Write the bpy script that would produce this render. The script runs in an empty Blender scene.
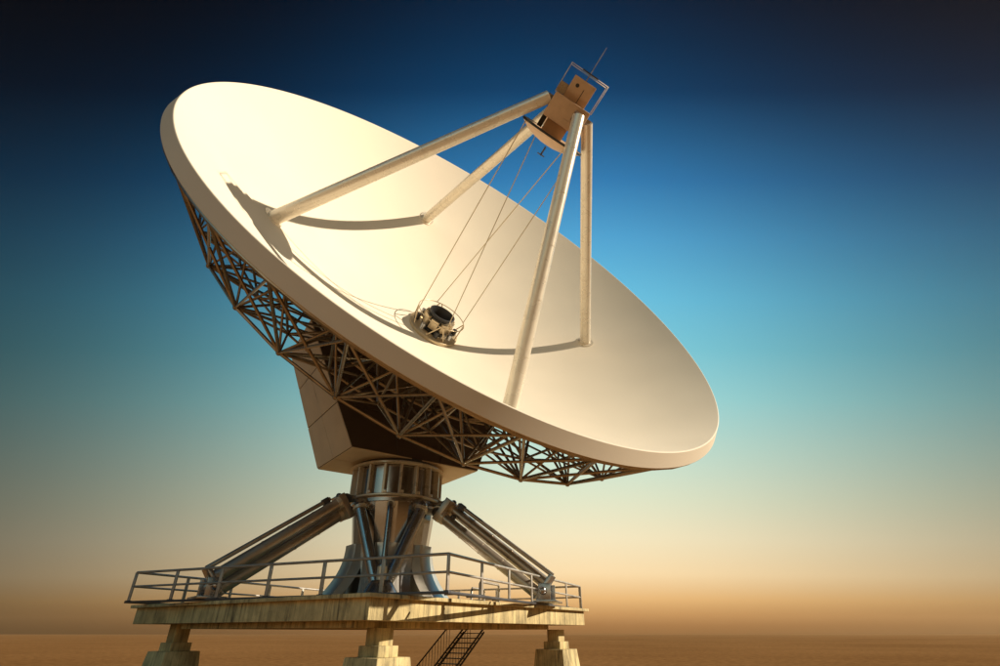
import bpy, bmesh, math, random
from mathutils import Vector, Matrix
random.seed(7)
scene = bpy.context.scene
col = scene.collection
R = math.radians
EYE = 3.0                                   # eye height above the ground

# ------------------------------------------------------------------ camera
cam_d = bpy.data.cameras.new('camera'); cam = bpy.data.objects.new('camera', cam_d); col.objects.link(cam)
cam_d.sensor_width = 36; cam_d.lens = 36 * 519.2 / 1000; cam_d.clip_start = .1; cam_d.clip_end = 20000
cam.location = (0, 0, EYE); cam.rotation_euler = (R(90) + math.atan2(632.9 - 333, 519.2), 0, 0)
scene.camera = cam

# ------------------------------------------------------------------ light
SUN_EL, SUN_AZ = R(25.5), R(91)               # azimuth from +Y towards +X
sun_dir = Vector((math.cos(SUN_EL) * math.sin(SUN_AZ), math.cos(SUN_EL) * math.cos(SUN_AZ), math.sin(SUN_EL)))
sd = bpy.data.lights.new('sun', 'SUN'); sd.energy = 4.7; sd.angle = R(.5); sd.color = (1, .86, .66)
so = bpy.data.objects.new('sun', sd); col.objects.link(so)
so.rotation_euler = sun_dir.to_track_quat('Z', 'Y').to_euler(); so.location = (60, 0, 60)

world = bpy.data.worlds.new('World'); scene.world = world; world.use_nodes = True
wn, wl = world.node_tree.nodes, world.node_tree.links
wn.clear()
w_out = wn.new('ShaderNodeOutputWorld'); w_bg = wn.new('ShaderNodeBackground')
w_bg.inputs['Strength'].default_value = .10
sky = wn.new('ShaderNodeTexSky'); sky.sky_type = 'NISHITA'; sky.sun_disc = False
sky.sun_elevation = SUN_EL; sky.sun_rotation = SUN_AZ
sky.air_density = 1.0; sky.dust_density = 2.0; sky.ozone_density = 2.0
# dusk colours by height above the horizon, seen on top of the physical sky; brightest round one bearing, fading round the horizon
SKY_RAMP = [(0.000, (0.2003, 0.0826, 0.0217)), (0.011, (0.2719, 0.1173, 0.0341)), (0.027, (0.4442, 0.2223, 0.0762)), (0.051, (0.6427, 0.3779, 0.1498)), (0.091, (0.7488, 0.5620, 0.3188)), (0.149, (0.6954, 0.6117, 0.4058)), (0.218, (0.5644, 0.6021, 0.4426)), (0.306, (0.4090, 0.5776, 0.4960)), (0.393, (0.2644, 0.5429, 0.5438)), (0.479, (0.1594, 0.4650, 0.5474)), (0.560, (0.1094, 0.4044, 0.5660)), (0.649, (0.0622, 0.2788, 0.4817)), (0.726, (0.0237, 0.1517, 0.3340)), (0.820, (0.0020, 0.0374, 0.1044)), (0.861, (0.0006, 0.0209, 0.0602)), (0.889, (0.0006, 0.0119, 0.0358)), (1.000, (0.0004, 0.0071, 0.0215))]
GLOW_AZ, GLOW_MIN = R(8), .06
tc = wn.new('ShaderNodeTexCoord'); sx = wn.new('ShaderNodeSeparateXYZ'); wl.new(tc.outputs['Generated'], sx.inputs[0])
rp = wn.new('ShaderNodeValToRGB')
el = rp.color_ramp.elements
while len(el) < len(SKY_RAMP): el.new(.5)
for e, (pos, c) in zip(el, SKY_RAMP): e.position = pos; e.color = (*c, 1)
def wmath(op, a, b=None):
    m = wn.new('ShaderNodeMath'); m.operation = op
    for i, x in enumerate((a, b)):
        if x is None: continue
        if isinstance(x, (int, float)): m.inputs[i].default_value = x
        else: wl.new(x, m.inputs[i])
    return m.outputs[0]
hor = wmath('MAXIMUM', wmath('SQRT', wmath('SUBTRACT', 1.0, wmath('MULTIPLY', sx.outputs['Z'], sx.outputs['Z']))), .05)
def bearing(az):                             # cosine of the horizontal angle from a bearing
    d = wmath('ADD', wmath('MULTIPLY', sx.outputs['X'], math.sin(az)), wmath('MULTIPLY', sx.outputs['Y'], math.cos(az)))
    return wmath('DIVIDE', d, hor)
lobe = wmath('POWER', wmath('ABSOLUTE', bearing(GLOW_AZ)), 4.0)      # alike on both sides of the sun's bearing
fac = wmath('MULTIPLY', wmath('ADD', wmath('MULTIPLY', lobe, 1 - GLOW_MIN), GLOW_MIN), 10.0)      # the Background runs at .10
away = wmath('MULTIPLY', wmath('SUBTRACT', 1.0, wmath('ABSOLUTE', bearing(0.0))), wmath('MULTIPLY', wmath('SUBTRACT', 1.0, sx.outputs['Z']), 1.8))   # the warm band thins towards the sides
tz = wmath('MINIMUM', wmath('MULTIPLY', sx.outputs['Z'], wmath('ADD', away, 1.0)), 1.0)
wl.new(tz, rp.inputs['Fac'])
vm = wn.new('ShaderNodeVectorMath'); vm.operation = 'SCALE'; wl.new(rp.outputs['Color'], vm.inputs[0]); wl.new(fac, vm.inputs['Scale'])
mx = wn.new('ShaderNodeMix'); mx.data_type = 'RGBA'; mx.clamp_factor = True; mx.inputs['Factor'].default_value = .993
wl.new(sky.outputs[0], mx.inputs['A']); wl.new(vm.outputs[0], mx.inputs['B']); wl.new(mx.outputs['Result'], w_bg.inputs['Color'])
wl.new(w_bg.outputs[0], w_out.inputs[0])
vs = scene.view_settings
vs.view_transform = 'Standard'; vs.look = 'None'; vs.gamma = 1; vs.use_curve_mapping = False; vs.exposure = .45
scene.render.engine = 'CYCLES'

# ------------------------------------------------------------------ materials
def mat(name, base, rough=.5, metal=0., var=.08, scale=3., bump=.0, bscale=30., dirt=None):
    m = bpy.data.materials.new(name); m.use_nodes = True
    nt = m.node_tree; N, L = nt.nodes, nt.links; b = N['Principled BSDF']
    b.inputs['Roughness'].default_value = rough; b.inputs['Metallic'].default_value = metal
    geo = N.new('ShaderNodeNewGeometry')
    no = N.new('ShaderNodeTexNoise'); no.inputs['Scale'].default_value = scale; no.inputs['Detail'].default_value = 6
    L.new(geo.outputs['Position'], no.inputs['Vector'])
    r = N.new('ShaderNodeValToRGB'); L.new(no.outputs['Fac'], r.inputs['Fac'])
    r.color_ramp.elements[0].position = .3; r.color_ramp.elements[1].position = .7
    r.color_ramp.elements[0].color = (*[c * (1 - var) for c in base], 1)
    r.color_ramp.elements[1].color = (*[min(1, c * (1 + var)) for c in base], 1)
    out = r.outputs['Color']
    if dirt:                                  # blotches of another colour: (colour, scale, threshold, amount)
        n2 = N.new('ShaderNodeTexNoise'); n2.inputs['Scale'].default_value = dirt[1]; n2.inputs['Detail'].default_value = 8
        n2.inputs['Roughness'].default_value = .7
        L.new(geo.outputs['Position'], n2.inputs['Vector'])
        mr = N.new('ShaderNodeMapRange'); mr.inputs['From Min'].default_value = dirt[2]; mr.inputs['From Max'].default_value = dirt[2] + .2
        mr.inputs['To Max'].default_value = dirt[3]; L.new(n2.outputs['Fac'], mr.inputs['Value'])
        mx = N.new('ShaderNodeMix'); mx.data_type = 'RGBA'; L.new(mr.outputs[0], mx.inputs['Factor'])
        L.new(out, mx.inputs['A']); mx.inputs['B'].default_value = (*dirt[0], 1); out = mx.outputs['Result']
    L.new(out, b.inputs['Base Color'])
    n3 = N.new('ShaderNodeTexNoise'); n3.inputs['Scale'].default_value = bscale; n3.inputs['Detail'].default_value = 4
    L.new(geo.outputs['Position'], n3.inputs['Vector'])
    rr = N.new('ShaderNodeMapRange'); rr.inputs['To Min'].default_value = max(.02, rough - .1); rr.inputs['To Max'].default_value = min(1, rough + .12)
    L.new(no.outputs['Fac'], rr.inputs['Value']); L.new(rr.outputs[0], b.inputs['Roughness'])
    if bump:
        bp = N.new('ShaderNodeBump'); bp.inputs['Strength'].default_value = bump; bp.inputs['Distance'].default_value = .02
        L.new(n3.outputs['Fac'], bp.inputs['Height']); L.new(bp.outputs[0], b.inputs['Normal'])
    return m

def concrete_mat(name, base, az):
    """board-marked concrete: vertical form boards, dark run-down streaks, blotches"""
    m = bpy.data.materials.new(name); m.use_nodes = True
    nt = m.node_tree; N, L = nt.nodes, nt.links; b = N['Principled BSDF']; b.inputs['Roughness'].default_value = .85
    geo = N.new('ShaderNodeNewGeometry')
    vr = N.new('ShaderNodeVectorRotate'); vr.rotation_type = 'Z_AXIS'; vr.inputs['Angle'].default_value = -az
    L.new(geo.outputs['Position'], vr.inputs['Vector'])
    def noise(sc, mul, det=6, rough=.6):
        mp = N.new('ShaderNodeMapping'); mp.inputs['Scale'].default_value = mul; L.new(vr.outputs[0], mp.inputs['Vector'])
        n = N.new('ShaderNodeTexNoise'); n.inputs['Scale'].default_value = sc; n.inputs['Detail'].default_value = det; n.inputs['Roughness'].default_value = rough
        L.new(mp.outputs[0], n.inputs['Vector']); return n.outputs['Fac']
    def ramp(v, lo, hi, a=0., c=1.):
        r = N.new('ShaderNodeMapRange'); r.inputs['From Min'].default_value = lo; r.inputs['From Max'].default_value = hi
        r.inputs['To Min'].default_value = a; r.inputs['To Max'].default_value = c; L.new(v, r.inputs['Value']); return r.outputs[0]
    def mix(f, a, c):
        x = N.new('ShaderNodeMix'); x.data_type = 'RGBA'; L.new(f, x.inputs['Factor'])
        for k, v in (('A', a), ('B', c)):
            if isinstance(v, tuple): x.inputs[k].default_value = (*v, 1)
            else: L.new(v, x.inputs[k])
        return x.outputs['Result']
    # boards: brick texture stretched to tall boards, on the two horizontal axes
    sx = N.new('ShaderNodeSeparateXYZ'); L.new(vr.outputs[0], sx.inputs[0])
    ad = N.new('ShaderNodeMath'); ad.operation = 'ADD'; L.new(sx.outputs['X'], ad.inputs[0]); L.new(sx.outputs['Y'], ad.inputs[1])
    fr = N.new('ShaderNodeMath'); fr.operation = 'MULTIPLY'; fr.inputs[1].default_value = 1 / .24; L.new(ad.outputs[0], fr.inputs[0])
    f2 = N.new('ShaderNodeMath'); f2.operation = 'FRACT'; L.new(fr.outputs[0], f2.inputs[0])
    pg = N.new('ShaderNodeMath'); pg.operation = 'PINGPONG'; pg.inputs[1].default_value = .5; L.new(f2.outputs[0], pg.inputs[0])
    seam = ramp(pg.outputs[0], 0., .07, 1., 0.)
    fl = N.new('ShaderNodeMath'); fl.operation = 'FLOOR'; L.new(fr.outputs[0], fl.inputs[0])
    wn_ = N.new('ShaderNodeTexWhiteNoise'); wn_.noise_dimensions = '1D'; L.new(fl.outputs[0], wn_.inputs['W'])
    c = mix(wn_.outputs['Value'], tuple(x * .9 for x in base), tuple(x * 1.06 for x in base))
    c = mix(ramp(noise(1.2, (1, 1, 1)), .42, .66, 0, .7), c, tuple(x * .5 for x in base))
    st_ = N.new('ShaderNodeMath'); st_.operation = 'MULTIPLY'
    L.new(ramp(noise(1., (5, 5, .35), 10, .75), .46, .64, 0, 1), st_.inputs[0]); L.new(ramp(noise(.7, (1, 1, 1), 4), .34, .62, .15, .95), st_.inputs[1])
    c = mix(st_.outputs[0], c, (.045, .038, .028))
    c = mix(ramp(noise(5., (1, 1, 1), 8, .75), .6, .72, 0, .6), c, (.12, .10, .05))
    sm = N.new('ShaderNodeMath'); sm.operation = 'MULTIPLY'; L.new(seam, sm.inputs[0]); sm.inputs[1].default_value = .28
    c = mix(sm.outputs[0], c, (.07, .06, .045))
    L.new(c, b.inputs['Base Color'])
    bp = N.new('ShaderNodeBump'); bp.inputs['Strength'].default_value = .5; bp.inputs['Distance'].default_value = .02
    h = N.new('ShaderNodeMath'); h.operation = 'SUBTRACT'; L.new(noise(14, (1, 1, 1)), h.inputs[0]); L.new(seam, h.inputs[1])
    L.new(h.outputs[0], bp.inputs['Height']); L.new(bp.outputs[0], b.inputs['Normal'])
    return m

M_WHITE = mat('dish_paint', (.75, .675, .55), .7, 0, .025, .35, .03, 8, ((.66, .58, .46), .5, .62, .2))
M_LEG = mat('leg_paint', (.74, .67, .55), .27, .3, .06, 1.2, .05, 20, ((.45, .36, .25), 2.5, .58, .5))
M_TRUSS = mat('truss_paint', (.50, .45, .38), .28, .85, .18, 1.5, .05, 25, ((.14, .09, .06), 2.5, .55, .6))
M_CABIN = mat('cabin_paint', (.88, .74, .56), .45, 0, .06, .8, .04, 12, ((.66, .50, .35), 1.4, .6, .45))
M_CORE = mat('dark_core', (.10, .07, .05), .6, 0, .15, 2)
M_SKIN = mat('back_skin_brown', (.13, .09, .06), .6, 0, .12, 1)  # even dark brown on the bowl's back, against the cream front
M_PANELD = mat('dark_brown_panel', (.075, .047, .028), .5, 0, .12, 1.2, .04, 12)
M_FEED = mat('feed_paint', (.50, .33, .20), .45, .1, .08, 3, .05, 25, ((.22, .14, .09), 4, .6, .5))
M_STEEL = mat('pedestal_steel', (.46, .455, .46), .2, 1., .08, .9, .05, 12, ((.36, .34, .32), .7, .62, .3))
M_FLARE = mat('flared_leg_steel', (.58, .56, .53), .36, .6, .08, 1.2, .05, 14, ((.34, .31, .28), 1.6, .58, .45))
M_DRUM = mat('drum_steel', (.42, .42, .43), .18, 1., .08, .9)
M_DARK = mat('dark_steel', (.10, .10, .11), .42, .6, .15, 2, .05, 20)
M_PIPE = mat('pipe_steel', (.42, .42, .43), .25, .9, .12, 1.5, .05, 18, ((.16, .13, .11), 2.2, .58, .6))
M_BRACE = mat('brace_paint', (.56, .49, .41), .36, .8, .12, 1.5, .05, 18, ((.22, .17, .13), 2.2, .58, .6))
M_RAIL = mat('rail_steel', (.50, .46, .41), .4, .55, .2, 3, .05, 25, ((.16, .11, .08), 5, .58, .7))
M_BLACK = mat('black_paint', (.03, .03, .032), .4, .2, .1, 3)
M_GLOSSY = mat('hub_brass', (.52, .42, .28), .32, .65, .1, 4)
M_WIRE = mat('wire', (.50, .42, .30), .5, .5, .1, 4)
M_CONC = concrete_mat('board_concrete', (.68, .55, .28), R(-34.2))

def ground_mat():
    m = bpy.data.materials.new('dry_earth'); m.use_nodes = True
    nt = m.node_tree; N, L = nt.nodes, nt.links; b = N['Principled BSDF']; b.inputs['Roughness'].default_value = 1; b.inputs['Specular IOR Level'].default_value = 0
    geo = N.new('ShaderNodeNewGeometry')
    def noise(sc):
        n = N.new('ShaderNodeTexNoise'); n.inputs['Scale'].default_value = sc; n.inputs['Detail'].default_value = 10; n.inputs['Roughness'].default_value = .65
        L.new(geo.outputs['Position'], n.inputs['Vector']); return n
    r = N.new('ShaderNodeValToRGB'); L.new(noise(.02).outputs['Fac'], r.inputs['Fac'])
    r.color_ramp.elements[0].position = .35; r.color_ramp.elements[1].position = .65
    r.color_ramp.elements[0].color = (.26, .128, .045, 1); r.color_ramp.elements[1].color = (.34, .175, .066, 1)
    r2 = N.new('ShaderNodeValToRGB'); L.new(noise(1.1).outputs['Fac'], r2.inputs['Fac'])
    r2.color_ramp.elements[0].position = .4; r2.color_ramp.elements[1].position = .62
    r2.color_ramp.elements[0].color = (.65, .62, .6, 1); r2.color_ramp.elements[1].color = (1, 1, 1, 1)
    mx = N.new('ShaderNodeMix'); mx.data_type = 'RGBA'; mx.blend_type = 'MULTIPLY'; mx.inputs['Factor'].default_value = 1
    L.new(r.outputs['Color'], mx.inputs['A']); L.new(r2.outputs['Color'], mx.inputs['B']); L.new(mx.outputs['Result'], b.inputs['Base Color'])
    bp = N.new('ShaderNodeBump'); bp.inputs['Strength'].default_value = .6; bp.inputs['Distance'].default_value = .1
    L.new(noise(2.5).outputs['Fac'], bp.inputs['Height']); L.new(bp.outputs[0], b.inputs['Normal'])
    return m
M_GROUND = ground_mat()

# ------------------------------------------------------------------ geometry helpers (all in world coordinates)
class MB:
    def __init__(s): s.bm = bmesh.new()
    def tube(s, P, Q, r, seg=10, r2=None, caps=True):
        P, Q = Vector(P), Vector(Q); d = (Q - P); q = d.to_track_quat('Z', 'Y')
        r2 = r if r2 is None else r2
        A = [s.bm.verts.new(P + q @ Vector((r * math.cos(2 * math.pi * i / seg), r * math.sin(2 * math.pi * i / seg), 0))) for i in range(seg)]
        B = [s.bm.verts.new(Q + q @ Vector((r2 * math.cos(2 * math.pi * i / seg), r2 * math.sin(2 * math.pi * i / seg), 0))) for i in range(seg)]
        for i in range(seg): s.bm.faces.new((A[i], A[(i + 1) % seg], B[(i + 1) % seg], B[i]))
        if caps: s.bm.faces.new(A[::-1]); s.bm.faces.new(B)
        return s
    def path(s, pts, r, seg=8, closed=False):
        pts = [Vector(p) for p in pts]; n = len(pts); rings = []; up = None
        for i, p in enumerate(pts):
            a = pts[i - 1] if (i or closed) else p; b = pts[(i + 1) % n] if (i < n - 1 or closed) else p
            t = (b - a).normalized()
            if up is None: up = t.orthogonal().normalized()
            up = (up - t * up.dot(t)).normalized(); w = t.cross(up)
            rings.append([s.bm.verts.new(p + r * (math.cos(2 * math.pi * k / seg) * up + math.sin(2 * math.pi * k / seg) * w)) for k in range(seg)])
        for i in range(n if closed else n - 1):
            A, B = rings[i], rings[(i + 1) % n]
            for k in range(seg): s.bm.faces.new((A[k], A[(k + 1) % seg], B[(k + 1) % seg], B[k]))
        if not closed: s.bm.faces.new(rings[0][::-1]); s.bm.faces.new(rings[-1])
        return s
    def box(s, c, ax, half, bev=0., taper=1.):
        c = Vector(c); X, Y, Z = [Vector(a).normalized() for a in ax]; hx, hy, hz = half
        bm = bmesh.new(); vs = []
        for k in (-1, 1):
            f = taper if k > 0 else 1
            for i, j in ((-1, -1), (1, -1), (1, 1), (-1, 1)): vs.append(bm.verts.new(c + X * i * hx * f + Y * j * hy * f + Z * k * hz))
        for f in ((3, 2, 1, 0), (4, 5, 6, 7), (0, 1, 5, 4), (1, 2, 6, 5), (2, 3, 7, 6), (3, 0, 4, 7)): bm.faces.new([vs[i] for i in f])
        bmesh.ops.recalc_face_normals(bm, faces=bm.faces[:])
        if bev: bmesh.ops.bevel(bm, geom=bm.edges[:], offset=bev, segments=2, affect='EDGES', profile=.6)
        me = bpy.data.meshes.new('t'); bm.to_mesh(me); bm.free(); s.bm.from_mesh(me); bpy.data.meshes.remove(me); return s
    def lathe(s, o, ax, prof, seg=96, closed=False, a0=0., a1=2 * math.pi):
        n, u, v = ax; full = abs(a1 - a0 - 2 * math.pi) < 1e-6; rings = []
        cnt = seg if full else seg + 1
        for r, z in prof:
            if r < 1e-6: rings.append([s.bm.verts.new(o + n * z)]); continue
            rings.append([s.bm.verts.new(o + n * z + r * (math.cos(a0 + (a1 - a0) * i / seg) * u + math.sin(a0 + (a1 - a0) * i / seg) * v)) for i in range(cnt)])
        m = len(rings)
        for j in range(m if closed else m - 1):
            A, B = rings[j], rings[(j + 1) % m]
            for i in range(seg):
                k = (i + 1) % cnt
                if len(A) == 1 and len(B) == 1: continue
                if len(A) == 1: s.bm.faces.new((A[0], B[k], B[i]))
                elif len(B) == 1: s.bm.faces.new((A[i], A[k], B[0]))
                else: s.bm.faces.new((A[i], A[k], B[k], B[i]))
        return s
    def slab(s, quad, th, bev=0.):
        """a flat panel: four corners and a thickness along the normal"""
        q = [Vector(p) for p in quad]; nn = (q[1] - q[0]).cross(q[3] - q[0]).normalized()
        bm = bmesh.new(); a = [bm.verts.new(p) for p in q]; b = [bm.verts.new(p + nn * th) for p in q]
        bm.faces.new(a[::-1]); bm.faces.new(b)
        for i in range(4): bm.faces.new((a[i], a[(i + 1) % 4], b[(i + 1) % 4], b[i]))
        bmesh.ops.recalc_face_normals(bm, faces=bm.faces[:])
        if bev: bmesh.ops.bevel(bm, geom=bm.edges[:], offset=bev, segments=1, affect='EDGES')
        me = bpy.data.meshes.new('t'); bm.to_mesh(me); bm.free(); s.bm.from_mesh(me); bpy.data.meshes.remove(me); return s
    def ball(s, c, r, seg=14):
        bmesh.ops.create_uvsphere(s.bm, u_segments=seg, v_segments=max(6, seg // 2 + 1), radius=r, matrix=Matrix.Translation(Vector(c))); return s

WL = {}
def build(name, mb, m, parent=None, smooth=35, origin=None, recalc=True):
    bm = mb.bm
    if recalc: bmesh.ops.recalc_face_normals(bm, faces=bm.faces[:])
    if origin is None:
        lo = [min(v.co[i] for v in bm.verts) for i in range(3)]; hi = [max(v.co[i] for v in bm.verts) for i in range(3)]
        origin = Vector([(a + b) / 2 for a, b in zip(lo, hi)])
    else: origin = Vector(origin)
    bmesh.ops.translate(bm, verts=bm.verts[:], vec=-origin)
    me = bpy.data.meshes.new(name); bm.to_mesh(me); bm.free()
    if smooth:
        for p in me.polygons: p.use_smooth = True
        me.set_sharp_from_angle(angle=R(smooth))
    me.materials.append(m)
    o = bpy.data.objects.new(name, me); col.objects.link(o); o.parent = parent
    o.location = origin - (WL[parent.name] if parent else Vector((0, 0, 0))); WL[o.name] = origin
    return o
def thing(name, label, cat, loc, group=None):
    o = bpy.data.objects.new(name, None); col.objects.link(o); o.location = loc; WL[o.name] = Vector(loc)
    o['label'] = label; o['category'] = cat; o.empty_display_size = .5
    if group: o['group'] = group
    return o

Z3 = Vector((0, 0, 1))
def axes(az):
    a = R(az); return Vector((math.cos(a), math.sin(a), 0)), Vector((-math.sin(a), math.cos(a), 0)), Z3
O = Vector((-5.554, 28.297, EYE))           # azimuth axis at eye level; heights below are above the eye
def P(x, y, z): return Vector((x, y, z + EYE))

# ------------------------------------------------------------------ ground
g = MB(); GS = 1500; NG = 60
gv = [[None] * (NG + 1) for _ in range(NG + 1)]
def gc(i): t = (i / NG) * 2 - 1; return math.copysign(abs(t) ** 3, t) * GS
for i in range(NG + 1):
    for j in range(NG + 1):
        x, y = gc(i), gc(j); d = math.hypot(x, y - 20)
        h = 0 if d < 60 else min(1, (d - 60) / 400) * .25 * (math.sin(x * .013 + 1) * math.cos(y * .011) + .5 * math.sin(x * .03 + y * .02))
        gv[i][j] = g.bm.verts.new((x, y, h - (.0 if d < 60 else min(.3, (d - 60) * .002))))
for i in range(NG):
    for j in range(NG): g.bm.faces.new((gv[i][j], gv[i + 1][j], gv[i + 1][j + 1], gv[i][j + 1]))
go = build('ground', g, M_GROUND, smooth=80, origin=(0, 0, 0)); go['kind'] = 'structure'

# ------------------------------------------------------------------ concrete platform
PX, PY, _ = axes(-34.2); PC = Vector((-5.9, 27.9, 0))
plat = thing('concrete_platform', 'square weathered concrete platform raised on stepped piers under the steel deck', 'platform', PC)
def pp(a, b, z): return PC + PX * a + PY * b + Z3 * (z + EYE)
build('slab', MB().box(pp(0, 0, .645), (PX, PY, Z3), (7.3, 7.3, .315), .02), M_CONC, plat)
build('slab_lip', MB().box(pp(0, 0, 1.0), (PX, PY, Z3), (7.5, 7.5, .06), .015), M_CONC, plat)
build('lower_slab', MB().box(pp(.95, -.55, .235), (PX, PY, Z3), (5.2, 6.2, .095), .015), M_CONC, plat)
for a, b in ((-5.9, -5.9), (6.15, -5.6), (6.15, 6.35), (-5.9, 6.2)):
    top = .33 if a < 0 else .14
    pier = build('pier', MB().box(pp(a, b, (top - .36) / 2), (PX, PY, Z3), (.31, .31, (top + .36) / 2), .012), M_CONC, plat)
    build('pier_step', MB().box(pp(a, b, -.52), (PX, PY, Z3), (.45, .45, .159), .015), M_CONC, pier)
    build('pier_block', MB().box(pp(a, b, (-.681 - EYE) / 2), (PX, PY, Z3), (1.0, 1.0, (EYE - .681) / 2), .02, .74), M_CONC, pier)

# ------------------------------------------------------------------ steel deck with railing
DX, DY, _ = axes(-23.75); DH = 7.58; DC = Vector((O.x, O.y, 1.06 + EYE))
deck = thing('railed_deck', 'square steel deck frame with two-bar railing laid askew on the concrete slab', 'deck', DC)
def dp(a, b, z): return Vector((O.x, O.y, 0)) + DX * a + DY * b + Z3 * (z + EYE)
cs = [(-DH, -DH), (DH, -DH), (DH, DH), (-DH, DH)]
for s in range(4):
    a, b = cs[s], cs[(s + 1) % 4]
    ex = ((b[0] - a[0]) / (2 * DH), (b[1] - a[1]) / (2 * DH)); X = DX * ex[0] + DY * ex[1]; Y = Z3.cross(X)
    build('edge_beam', MB().box((dp(*a, 1.108) + dp(*b, 1.108)) / 2 - Y * .0, (X, Y, Z3), (DH + (.1 if s % 2 == 0 else -.1), .1, .042), .01), M_DARK, deck)
    build('top_rail', MB().tube(dp(*a, 2.24), dp(*b, 2.24), .05, 10), M_RAIL, deck)
    build('middle_rail', MB().tube(dp(*a, 1.70), dp(*b, 1.70), .042, 10), M_RAIL, deck)
    for k in range(6):
        t = k / 6; q = (a[0] + (b[0] - a[0]) * t, a[1] + (b[1] - a[1]) * t)
        post = build('post', MB().box(dp(*q, 1.695), (X, Y, Z3), (.07, .03, .545), .008), M_RAIL, deck)
        build('base_plate', MB().box(dp(q[0] - .0, q[1], 1.160), (X, Y, Z3), (.10, .08, .01)), M_DARK, post)
# brackets that carry the overhanging deck
for sx_, sy_ in ((1, -1),):
    for t in (-6.8, -5.2, -3.0):
        build('bracket', MB().box(dp(DH - .31, t, 1.105), (DX, DY, Z3), (.22, .03, .03), .008), M_DARK, deck)

# ------------------------------------------------------------------ antenna frame
n = Vector((.52172618, -.71209061, .46981779)).normalized(); u = Vector((-.80666, -.59101, 0)).normalized(); v = n.cross(u).normalized()
hd = Vector((n.x, n.y, 0)).normalized()
AX = (n, u, v); RD, DD = 14.644, 5.820
V = Vector((-3.69876, 25.76484, 15.46012 + EYE))
def dpt(r, z, a): return V + n * z + r * (math.cos(a) * u + math.sin(a) * v)
DV = .50                                   # the bowl is a little deeper than its hub point
def surf(r): return (DD + DV) * (r / RD) ** 2 - DV
ant = thing('dish_antenna', 'huge cream parabolic dish antenna tilted skyward above the pedestal', 'antenna', O + Z3 * 7.75)

prof = [(0, -DV)] + [(RD * (i / 44), surf(RD * i / 44)) for i in range(1, 45)]
prof += [(RD + .03, DD + .006), (RD + .055, DD - .008), (RD + .07, DD - .04)]
prof2 = [(RD + .31, DD - .52), (RD + .308, DD - .545), (RD + .29, DD - .555), (RD + .20, DD - .55)]
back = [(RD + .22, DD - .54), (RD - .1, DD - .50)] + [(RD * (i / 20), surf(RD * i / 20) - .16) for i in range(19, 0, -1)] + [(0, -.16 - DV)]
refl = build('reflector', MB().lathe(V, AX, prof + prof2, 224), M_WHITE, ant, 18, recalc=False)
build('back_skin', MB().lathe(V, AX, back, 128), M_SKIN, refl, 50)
# ribs on the back of the reflector
NK = 32; DA = 2 * math.pi / NK
U = [dpt(14.82, 5.20, k * DA) for k in range(NK)]
Lo = [dpt(12.80, 1.77, k * DA) for k in range(NK)]
S1 = [dpt(9.6, surf(9.6) - .30, k * DA) for k in range(NK)]
I1 = [dpt(7.4, -.45, k * DA) for k in range(NK)]
S2 = [dpt(5.6, surf(5.6) - .25, k * DA) for k in range(NK)]
H0 = [dpt(3.5, -1.5, k * DA) for k in range(NK)]
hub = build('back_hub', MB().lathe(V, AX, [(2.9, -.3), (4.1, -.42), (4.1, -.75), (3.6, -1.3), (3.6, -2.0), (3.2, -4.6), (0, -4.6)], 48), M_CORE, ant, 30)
truss = build('truss_ring', MB().path([dpt(14.82, 5.17, k * DA / 2) for k in range(2 * NK)], .10, 8, True), M_TRUSS, ant)
def beam(nm, A, B, r): return build(nm, MB().tube(A, B, r, 8, caps=True), M_TRUSS, truss)
for k in range(NK):
    k1, km = (k + 1) % NK, k - 1
    beam('chord_beam', Lo[k], Lo[k1], .062)
    beam('post_beam', U[k], Lo[k], .062)
    beam('diagonal_beam', U[k], Lo[k1], .054)
    beam('diagonal_beam', U[k], Lo[km], .054)
    beam('web_beam', Lo[k], S1[k], .054)
    beam('radial_beam', Lo[k], I1[k], .062)
    beam('inner_diagonal_beam', Lo[k], S1[k1], 0.048)
    if k % 2 == 0: build('gusset', MB().ball(Lo[k], .11, 10), M_TRUSS, truss)
    else: build('gusset', MB().ball(Lo[k], .11, 10), M_TRUSS, truss)
inner = MB()
for k in range(NK):
    k1 = (k + 1) % NK
    inner.tube(S1[k], S1[k1], .06, 6); inner.tube(I1[k], I1[k1], .07, 6); inner.tube(I1[k], S1[k], .06, 6); inner.tube(U[k], S1[k], .07, 6)
    inner.tube(I1[k], H0[k], .08, 6); inner.tube(I1[k], S2[k], .06, 6); inner.tube(S2[k], S2[k1], .05, 6); inner.tube(S1[k], S2[k], .06, 6)
    if k % 2 == 0: inner.tube(I1[k], S1[k1], .05, 6); inner.tube(Lo[k], I1[k1], .055, 6)
R2 = [dpt(11.2, 1.30, (k + .5) * DA) for k in range(NK)]; R3 = [dpt(12.4, surf(12.4) - .3, (k + .5) * DA) for k in range(NK)]
for k in range(NK):
    k1 = (k + 1) % NK
    inner.tube(R2[k], R2[k1], .05, 6); inner.tube(R2[k], Lo[k], .045, 6); inner.tube(R2[k], Lo[k1], .045, 6)
    inner.tube(R3[k], R3[k1], .05, 6); inner.tube(R3[k], R2[k], .05, 6); inner.tube(R3[k], Lo[k], .045, 6); inner.tube(R3[k], Lo[k1], .045, 6)
    inner.tube(R2[k], S1[k], .045, 6); inner.tube(R2[k], S1[k1], .045, 6); inner.tube(R2[k], I1[k], .05, 6); inner.tube(R3[k], S1[k], .045, 6)
io = build('inner_truss', inner, M_TRUSS, ant); io['kind'] = 'stuff'

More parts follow.
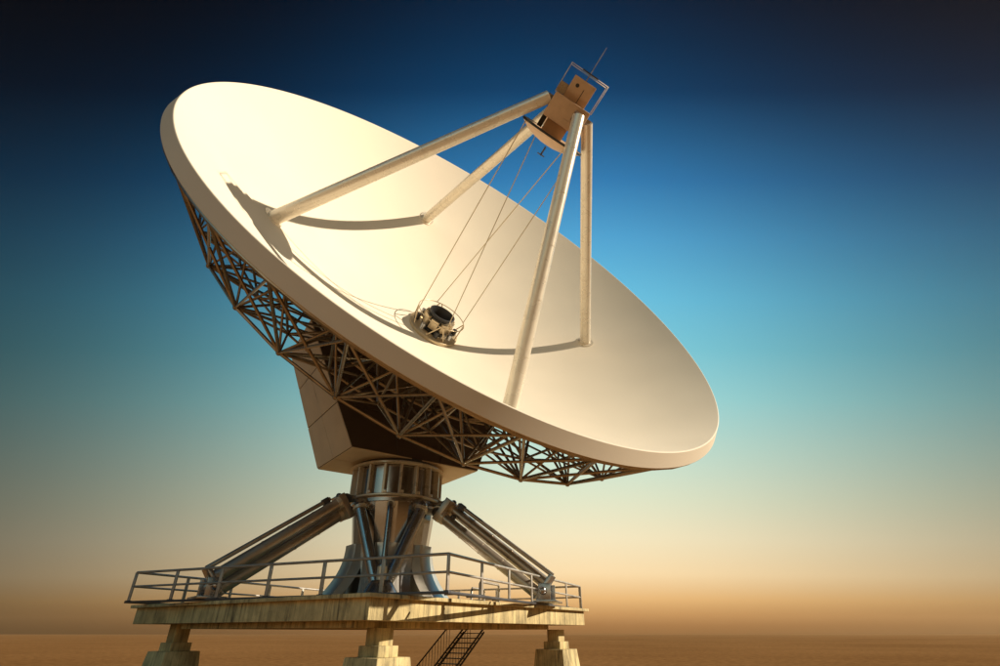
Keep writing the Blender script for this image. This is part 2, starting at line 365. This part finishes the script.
# equipment cabin behind the dish: an upside-down hopper of flat panels
def cl(a, b, z): return Vector((O.x, O.y, z + EYE)) + u * a + hd * b
ZB, ZT = 7.78, 14.3
cb = {'bl': (3.55, -2.65), 'fl': (3.55, 2.15), 'fr': (-3.75, 2.15), 'br': (-3.75, -2.65)}
ct = {'bl': (6.15, -3.1), 'fl': (6.5, 1.45), 'fr': (-6.5, 1.45), 'br': (-6.15, -3.1)}
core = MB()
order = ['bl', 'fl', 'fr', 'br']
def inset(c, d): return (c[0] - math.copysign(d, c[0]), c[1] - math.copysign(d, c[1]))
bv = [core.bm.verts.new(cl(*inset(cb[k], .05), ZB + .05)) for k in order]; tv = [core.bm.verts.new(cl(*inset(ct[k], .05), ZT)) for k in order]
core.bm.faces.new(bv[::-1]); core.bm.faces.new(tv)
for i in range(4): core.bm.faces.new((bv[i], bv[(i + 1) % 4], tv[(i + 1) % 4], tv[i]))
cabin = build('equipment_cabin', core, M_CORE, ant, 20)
def panels(q, nu, nv, gap, th=.05, ctr=None, m=None):
    q = [Vector(x) for x in q]
    def at(s, t): return (q[0] * (1 - s) + q[1] * s) * (1 - t) + (q[3] * (1 - s) + q[2] * s) * t
    W = ((q[1] - q[0]).length + (q[2] - q[3]).length) / 2; Hh = ((q[3] - q[0]).length + (q[2] - q[1]).length) / 2
    for i in range(nu):
        for j in range(nv):
            s0, s1, t0, t1 = i / nu + gap / W, (i + 1) / nu - gap / W, j / nv + gap / Hh, (j + 1) / nv - gap / Hh
            qq = [at(s0, t0), at(s1, t0), at(s1, t1), at(s0, t1)]
            nn = (qq[1] - qq[0]).cross(qq[3] - qq[0])
            if nn.dot(qq[0] - ctr) < 0: qq = qq[::-1]
            nn = (qq[1] - qq[0]).cross(qq[3] - qq[0]).normalized()
            build('panel', MB().slab([x - nn * .02 for x in qq], th, .008), m or M_CABIN, cabin, 20)
cc = cl(0, -.3, 10.3)
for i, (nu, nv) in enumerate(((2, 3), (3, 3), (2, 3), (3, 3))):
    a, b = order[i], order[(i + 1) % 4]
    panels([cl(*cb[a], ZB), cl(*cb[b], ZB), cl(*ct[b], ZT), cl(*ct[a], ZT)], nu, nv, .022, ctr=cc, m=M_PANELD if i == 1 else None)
panels([cl(*cb[k], ZB) for k in order], 2, 2, .02, ctr=cc)
build('elevation_yoke', MB().lathe(O + Z3 * 0, (Z3, u, hd), [(2.15, 7.4), (2.15, 7.9)], 48), M_DARK, ant)

# ---- feed legs, feed cabin, subreflector
for k in range(4):
    a = -k * math.pi / 2
    A, B = dpt(10.0, surf(10.0) - .05, a), dpt(1.24, 13.36, a)
    leg = build('feed_leg', MB().tube(A, B, .34, 20, .29), M_LEG, ant, 40)
    d = (B - A).normalized()
    for t in (.18, .36, .54, .72, .88):
        c = A.lerp(B, t); rr = .34 + (.29 - .34) * t
        build('weld_band', MB().tube(c - d * .03, c + d * .03, rr + .008, 20), M_LEG, leg, 40)
    sl = 2 * DD * 10.0 / RD ** 2; nn = (n - (math.cos(a) * u + math.sin(a) * v) * sl).normalized(); c = dpt(10.0, surf(10.0), a)
    build('foot_flange', MB().tube(c - nn * .05, c + nn * .05, .52, 24), M_LEG, leg, 40)
def turn(d): return u * math.cos(R(d)) - v * math.sin(R(d)), v * math.cos(R(d)) + u * math.sin(R(d))
u0, v0 = u, v
u, v = turn(25)                                # the cabin sits turned about the dish axis
feed = build('feed_cabin', MB().box(V + n * 13.18, (u, v, n), (.95, .95, .58), .06), M_FEED, ant, 30)
for k in range(4):
    a = k * math.pi / 2; er = math.cos(a) * u0 + math.sin(a) * v0
    build('leg_bracket', MB().box(V + n * 13.30 + er * 1.0, (er, n.cross(er), n), (.33, .16, .24), .02), M_PIPE, feed, 30)
build('upper_housing', MB().box(V + n * 14.28, (u, v, n), (.58, .58, .515), .03), M_FEED, feed, 30)
build('side_housing', MB().box(V + n * 14.02 + u * .80, (u, v, n), (.215, .5, .255), .02), M_PIPE, feed, 30)
build('neck', MB().box(V + n * 12.3 + u * .1, (u, v, n), (.55, .6, .30), .03), M_FEED, feed, 30)
build('neck_block', MB().box(V + n * 12.32 + u * .82, (u, v, n), (.12, .3, .27), .02), M_BLACK, feed, 30)
build('vent_hole', MB().tube(V + n * 14.45 + v * .575 + u * .25, V + n * 14.45 + v * .592 + u * .25, .09, 14), M_BLACK, feed)
build('door_seam', MB().box(V + n * 14.0 + v * .583 - u * .12, (u, v, n), (.015, .01, .45)), M_BLACK, feed)
build('hatch', MB().box(V + n * 12.8 + v * .955 - u * .2, (u, v, n), (.22, .02, .16), .01), M_FEED, feed)
subp = [(0, 11.50), (.4, 11.515), (.8, 11.58), (1.2, 11.70), (1.5, 11.85), (1.62, 11.93), (1.66, 11.97), (1.66, 12.04), (1.60, 12.05), (1.1, 12.0), (0, 11.98)]
sub = build('subreflector', MB().lathe(V, AX, subp, 64), M_FEED, feed, 40)
build('rim_band', MB().lathe(V, AX, [(1.655, 11.955), (1.70, 11.955), (1.70, 12.06), (1.655, 12.06)], 64, True), M_BLACK, sub, 30)
hm = MB().tube(V + n * 11.42, V + n * 10.95, .045, 10); hm.tube(V + n * 10.98 - u * .2, V + n * 10.98 + u * .2, .03, 8); hm.tube(V + n * 10.98 - v * .2, V + n * 10.98 + v * .2, .03, 8)
build('probe', hm, M_DARK, feed)
for sv in (-.55, .55):
    g1 = [V + n * 13.74 + u * 1.0 + v * sv, V + n * 15.12 + u * 1.0 + v * sv, V + n * 15.12 - u * 1.0 + v * sv, V + n * 13.74 - u * 1.0 + v * sv]
    build('guard_rail', MB().path(g1, .022, 8), M_WIRE, feed, 60)
for su in (-1.0, 1.0):
    build('cross_rail', MB().tube(V + n * 15.12 + u * su - v * .55, V + n * 15.12 + u * su + v * .55, .02, 8), M_WIRE, feed)
build('rod_bracket', MB().box(V + n * 15.14, (u, v, n), (.42, .58, .03), .01), M_BLACK, feed)
build('antenna_rod', MB().tube(V + n * 14.78, V + n * 16.45, .026, 8, .015), M_RAIL, feed)

u, v = u0, v0
# ---- central hub in the dish with its hoop
HV = V - n * (DV - .06)
def hpt(r, z, a): return HV + n * z + r * (math.cos(a) * u + math.sin(a) * v)
hubp = build('hub_base', MB().lathe(HV, AX, [(1.50, .02), (1.52, .20), (1.40, .26), (1.15, .28), (1.1, .12), (0, .12)], 56), M_GLOSSY, ant, 40)
build('hoop', MB().path([hpt(1.45, 1.12, i * math.pi / 28) for i in range(56)], .026, 8, True), M_GLOSSY, hubp, 60)
build('feed_cone', MB().lathe(HV, AX, [(.80, .14), (.80, .30), (.66, .34), (.66, 1.0), (.74, 1.05), (.78, 1.25), (.70, 1.27), (.60, .9), (.55, .5), (0, .45)], 40), M_BLACK, hubp, 40)
for i in range(8):
    a = i * math.pi / 4 + .2
    build('horn_block', MB().box(hpt(.80, .72, a), (math.cos(a) * u + math.sin(a) * v, -math.sin(a) * u + math.cos(a) * v, n), (.11, .25, .29), .02), M_GLOSSY, hubp)
    build('hoop_brace', MB().tube(hpt(1.38, .24, a), hpt(1.45, 1.12, a + (.35 if i % 2 else -.35)), .035, 8), M_GLOSSY, hubp)
    build('hub_motor', MB().tube(hpt(1.18, .26, a + .39), hpt(1.18, .62, a + .39), .14, 12), M_BLACK if i % 2 else M_PIPE, hubp)
for a, b in ((.0, .0), (math.pi, math.pi), (math.pi / 2, -math.pi / 2 + .06), (-math.pi / 2, math.pi / 2 + .06)):
    build('guy_wire', MB().tube(hpt(1.45, 1.12, a), dpt(1.62, 11.99, b), .028, 6), M_WIRE, ant)

# ------------------------------------------------------------------ pedestal
ped = thing('antenna_pedestal', 'shiny steel column with ribbed drum and braces standing on the steel deck', 'pedestal', O + Z3 * 1.15)
AZ = (Z3, Vector((1, 0, 0)), Vector((0, 1, 0)))
def pt(r, z, deg): a = R(deg); return O + Vector((r * math.cos(a), r * math.sin(a), z))
drum = build('drum', MB().lathe(O, AZ, [(2.12, 5.95), (2.12, 7.42)], 96), M_DRUM, ped, 30)
build('drum_flange', MB().lathe(O, AZ, [(2.1, 7.42), (2.46, 7.42), (2.50, 7.45), (2.50, 7.52), (2.46, 7.55), (2.1, 7.55)], 96, True), M_LEG, drum, 40)
build('drum_flange', MB().lathe(O, AZ, [(1.95, 5.84), (2.40, 5.84), (2.43, 5.86), (2.43, 5.93), (2.40, 5.95), (1.95, 5.95)], 96, True), M_LEG, drum, 40)
for i in range(18):
    d = i * 20 + 8; a = R(d); er = Vector((math.cos(a), math.sin(a), 0)); et = Vector((-math.sin(a), math.cos(a), 0))
    q = [pt(2.10, 5.952, d), pt(2.40, 5.952, d), pt(2.40, 7.418, d), pt(2.10, 7.418, d)]
    build('fin', MB().slab([x - et * .06 for x in q], .12, .012), M_LEG, drum, 20)
    build('bolt', MB().box(pt(2.41, 6.03, d), (er, et, Z3), (.05, .07, .07), .01), M_LEG, drum)
core_p = [(2.16, 5.84), (2.12, 5.4), (2.02, 4.6), (1.90, 3.6), (1.86, 2.6), (1.95, 1.8), (2.1, 1.155), (1.7, 1.155)]
cm = MB().lathe(O, AZ, core_p, 24)
build('column', cm, M_STEEL, ped, 12)
build('column_collar', MB().lathe(O, AZ, [(2.1, 5.62), (2.24, 5.62), (2.24, 5.78), (2.1, 5.78)], 72, True), M_PIPE, ped, 30)
def curved_leg(d0):
    er = Vector((math.cos(R(d0)), math.sin(R(d0)), 0)); et = Vector((-er.y, er.x, 0)); mb = MB(); rings = []
    for i in range(13):
        t = i / 12; z = 3.7 + (1.155 - 3.7) * t
        r = 1.86 + 1.30 * t ** 2.2; w = .55 + .30 * t ** 1.5; th = .32 - .06 * t
        c = O + er * r + Z3 * z
        rings.append([mb.bm.verts.new(c + et * w * a + er * th * b) for a, b in ((-1, -1), (1, -1), (1, .7), (.8, 1), (-.8, 1), (-1, .7))])
    for A, B in zip(rings, rings[1:]):
        for k in range(6): mb.bm.faces.new((A[k], A[(k + 1) % 6], B[(k + 1) % 6], B[k]))
    mb.bm.faces.new(rings[0]); mb.bm.faces.new(rings[-1][::-1])
    return mb
for d0 in (276, 336, 36, 96, 156, 216): build('flared_leg', curved_leg(d0), M_FLARE, ped, 40)
# pairs of pipes meeting on a foot
for d0 in (276,):
    foot = build('pipe_foot', MB().lathe(pt(3.0, 0, d0), AZ, [(0, 2.05), (.42, 2.0), (.55, 1.85), (.85, 1.4), (.95, 1.155), (0, 1.155)], 28), M_PIPE, ped, 50)
    build('foot_cap', MB().tube(pt(3.12, 1.98, d0), pt(3.12, 2.55, d0), .22, 18), M_LEG, foot)
    build('foot_dome', MB().ball(pt(3.12, 2.55, d0), .2, 14), M_PIPE, foot)
    for s in (-1, 1):
        A, B = pt(2.5, 5.35, d0 + s * 37), pt(2.95, 1.9, d0 + s * 5)
        pipe = build('brace_pipe', MB().tube(A, B, .27, 18), M_PIPE, ped)
        build('elbow', MB().path([pt(2.0, 5.48, d0 + s * 37), pt(2.28, 5.56, d0 + s * 37), pt(2.44, 5.50, d0 + s * 37), A], .27, 18), M_PIPE, pipe, 60)
        dd = (B - A).normalized(); build('collar', MB().tube(A + dd * .02, A + dd * .16, .34, 20), M_LEG, pipe)
    pipe = build('centre_pipe', MB().path([pt(2.0, 5.42, d0), pt(2.32, 5.44, d0), pt(2.42, 5.3, d0), pt(2.46, 5.0, d0), pt(2.85, 2.0, d0)], .13, 12), M_PIPE, ped, 60)
    build('collar', MB().tube(pt(2.20, 5.43, d0), pt(2.32, 5.43, d0), .2, 16), M_LEG, pipe)
# long twin-tube braces down to the deck
for d0 in (219, -15, 99):
    er = Vector((math.cos(R(d0)), math.sin(R(d0)), 0)); et = Vector((-er.y, er.x, 0))
    top, bot = pt(2.75, 5.45, d0), pt(7.9, 1.62, d0); dd = (bot - top).normalized(); nu_ = et.cross(dd).normalized()
    if nu_.z < 0: nu_ = -nu_
    so_ = et * .22 + nu_ * .275                  # the two tubes lie one above the other
    br = build('twin_brace', MB().box(top + dd * .1, (dd, et, nu_), (.16, .5, .62), .03), M_BRACE, ped)
    for s in (-1, 1):
        a, b = top + so_ * s + dd * .1, bot + so_ * s - dd * .2
        build('tube', MB().tube(a, b, .27, 18), M_BRACE, br)
        build('tube_collar', MB().tube(a + dd * .15, a + dd * .32, .33, 18), M_LEG, br)
        for t in (.25, .45, .65):
            c = a.lerp(b, t); build('tube_joint', MB().tube(c - dd * .03, c + dd * .03, .285, 18), M_BRACE, br)
        build('ball_joint', MB().ball(top + so_ * s - dd * .12, .27, 16), M_DARK, br)
        build('knob', MB().ball(top + so_ * s + nu_ * .30 + dd * (.45 - .3 * s), .15, 12), M_DARK, br)
        build('joint_arm', MB().tube(top + so_ * s - dd * .15, pt(2.0, 5.62, d0) + so_ * s, .17, 12), M_PIPE, br)
    build('centre_rod', MB().tube(top + nu_ * .66 + dd * .5, bot + nu_ * .74 - dd * .1, .10, 12), M_BRACE, br)
    build('rod_clamp', MB().box(top + nu_ * .66 + dd * .75, (dd, et, nu_), (.16, .13, .15), .02), M_DARK, br)
    build('end_plate', MB().box(bot + nu_ * .12 - dd * .12, (dd, et, nu_), (.09, .46, .62), .03), M_PIPE, br)
    f = MB()
    for s in (-1, 1): f.box(O + er * 7.95 + et * s * .62 + Z3 * 1.56, (er, et, Z3), (.27, .045, .36), .02)
    f.box(O + er * 7.95 + Z3 * 1.2, (er, et, Z3), (.55, .85, .045), .01)
    f.tube(bot + et * .78, bot - et * .78, .15, 14); f.ball(bot + et * .78, .17); f.ball(bot - et * .78, .17)
    build('hinge_foot', f, M_PIPE, br)

# ------------------------------------------------------------------ pipe stand on the deck
st = thing('pipe_stand', 'low bent-pipe stand on the deck behind the railing', 'stand', dp(5.6, -1.2, 1.15))
for a, h, w in ((6.3, .66, .95), (5.75, .46, .6)):
    c0 = -1.6
    build('bent_pipe', MB().path([dp(a, c0 - w, 1.152), dp(a, c0 - w, 1.15 + h - .08), dp(a, c0 - w + .08, 1.15 + h), dp(a, c0 + w - .08, 1.15 + h), dp(a, c0 + w, 1.15 + h - .08), dp(a, c0 + w, 1.152)], .05, 10), M_RAIL, st, 60)

# ------------------------------------------------------------------ stair under the platform
stair = thing('steel_stair', 'dark steel open-tread stair with thin balusters under the concrete platform', 'stair', (-3.0, 27.0, 0))
run = Vector((-.60, -.80, 0)); wid = Vector((.80, -.60, 0)); T0 = Vector((-1.75, 28.9, EYE + .12))
slope = 1.82 / 2.35; DL = 3.98
def sp(d, s, z=0.): return T0 + run * d + wid * s + Z3 * (z - d * slope)
for s in (0, 1.25):
    for off in (-.09, .09):
        build('stringer', MB().box((sp(0, s, off) + sp(DL, s, off)) / 2, ((run - Z3 * slope).normalized(), wid, wid.cross((run - Z3 * slope).normalized())), ((sp(0, s) - sp(DL, s)).length / 2, .02, .035)), M_BLACK, stair)
    build('handrail', MB().tube(sp(.95, s, 1.0), sp(DL, s, 1.0), .032, 8), M_BLACK, stair)
    for i in range(16):
        d = 1.02 + i * .185; build('baluster', MB().tube(sp(d, s, .0), sp(d, s, 1.0), .011, 6), M_BLACK, stair)
for i in range(15):
    d = .18 + i * .25; c = (sp(d, 0) + sp(d, 1.25)) / 2
    build('tread', MB().box(c, (run, wid, Z3), (.12, .605, .018)), M_BLACK, stair)

# ------------------------------------------------------------------ haze
hz = MB().box((0, 0, 19), ((1, 0, 0), (0, 1, 0), (0, 0, 1)), (1600, 1600, 21))
hm_ = bpy.data.materials.new('dusty_air'); hm_.use_nodes = True; hn = hm_.node_tree.nodes; hn.clear()
ho_ = hn.new('ShaderNodeOutputMaterial'); hv = hn.new('ShaderNodeVolumePrincipled')
hv.inputs['Color'].default_value = (.92, .62, .34, 1); hv.inputs['Density'].default_value = .0002; hv.inputs['Anisotropy'].default_value = .3
hm_.node_tree.links.new(hv.outputs[0], ho_.inputs['Volume'])
ho = build('haze', hz, hm_, smooth=0); ho['kind'] = 'stuff'; ho['label'] = 'thin warm dusty haze hanging over the plain'; ho.display_type = 'WIRE'
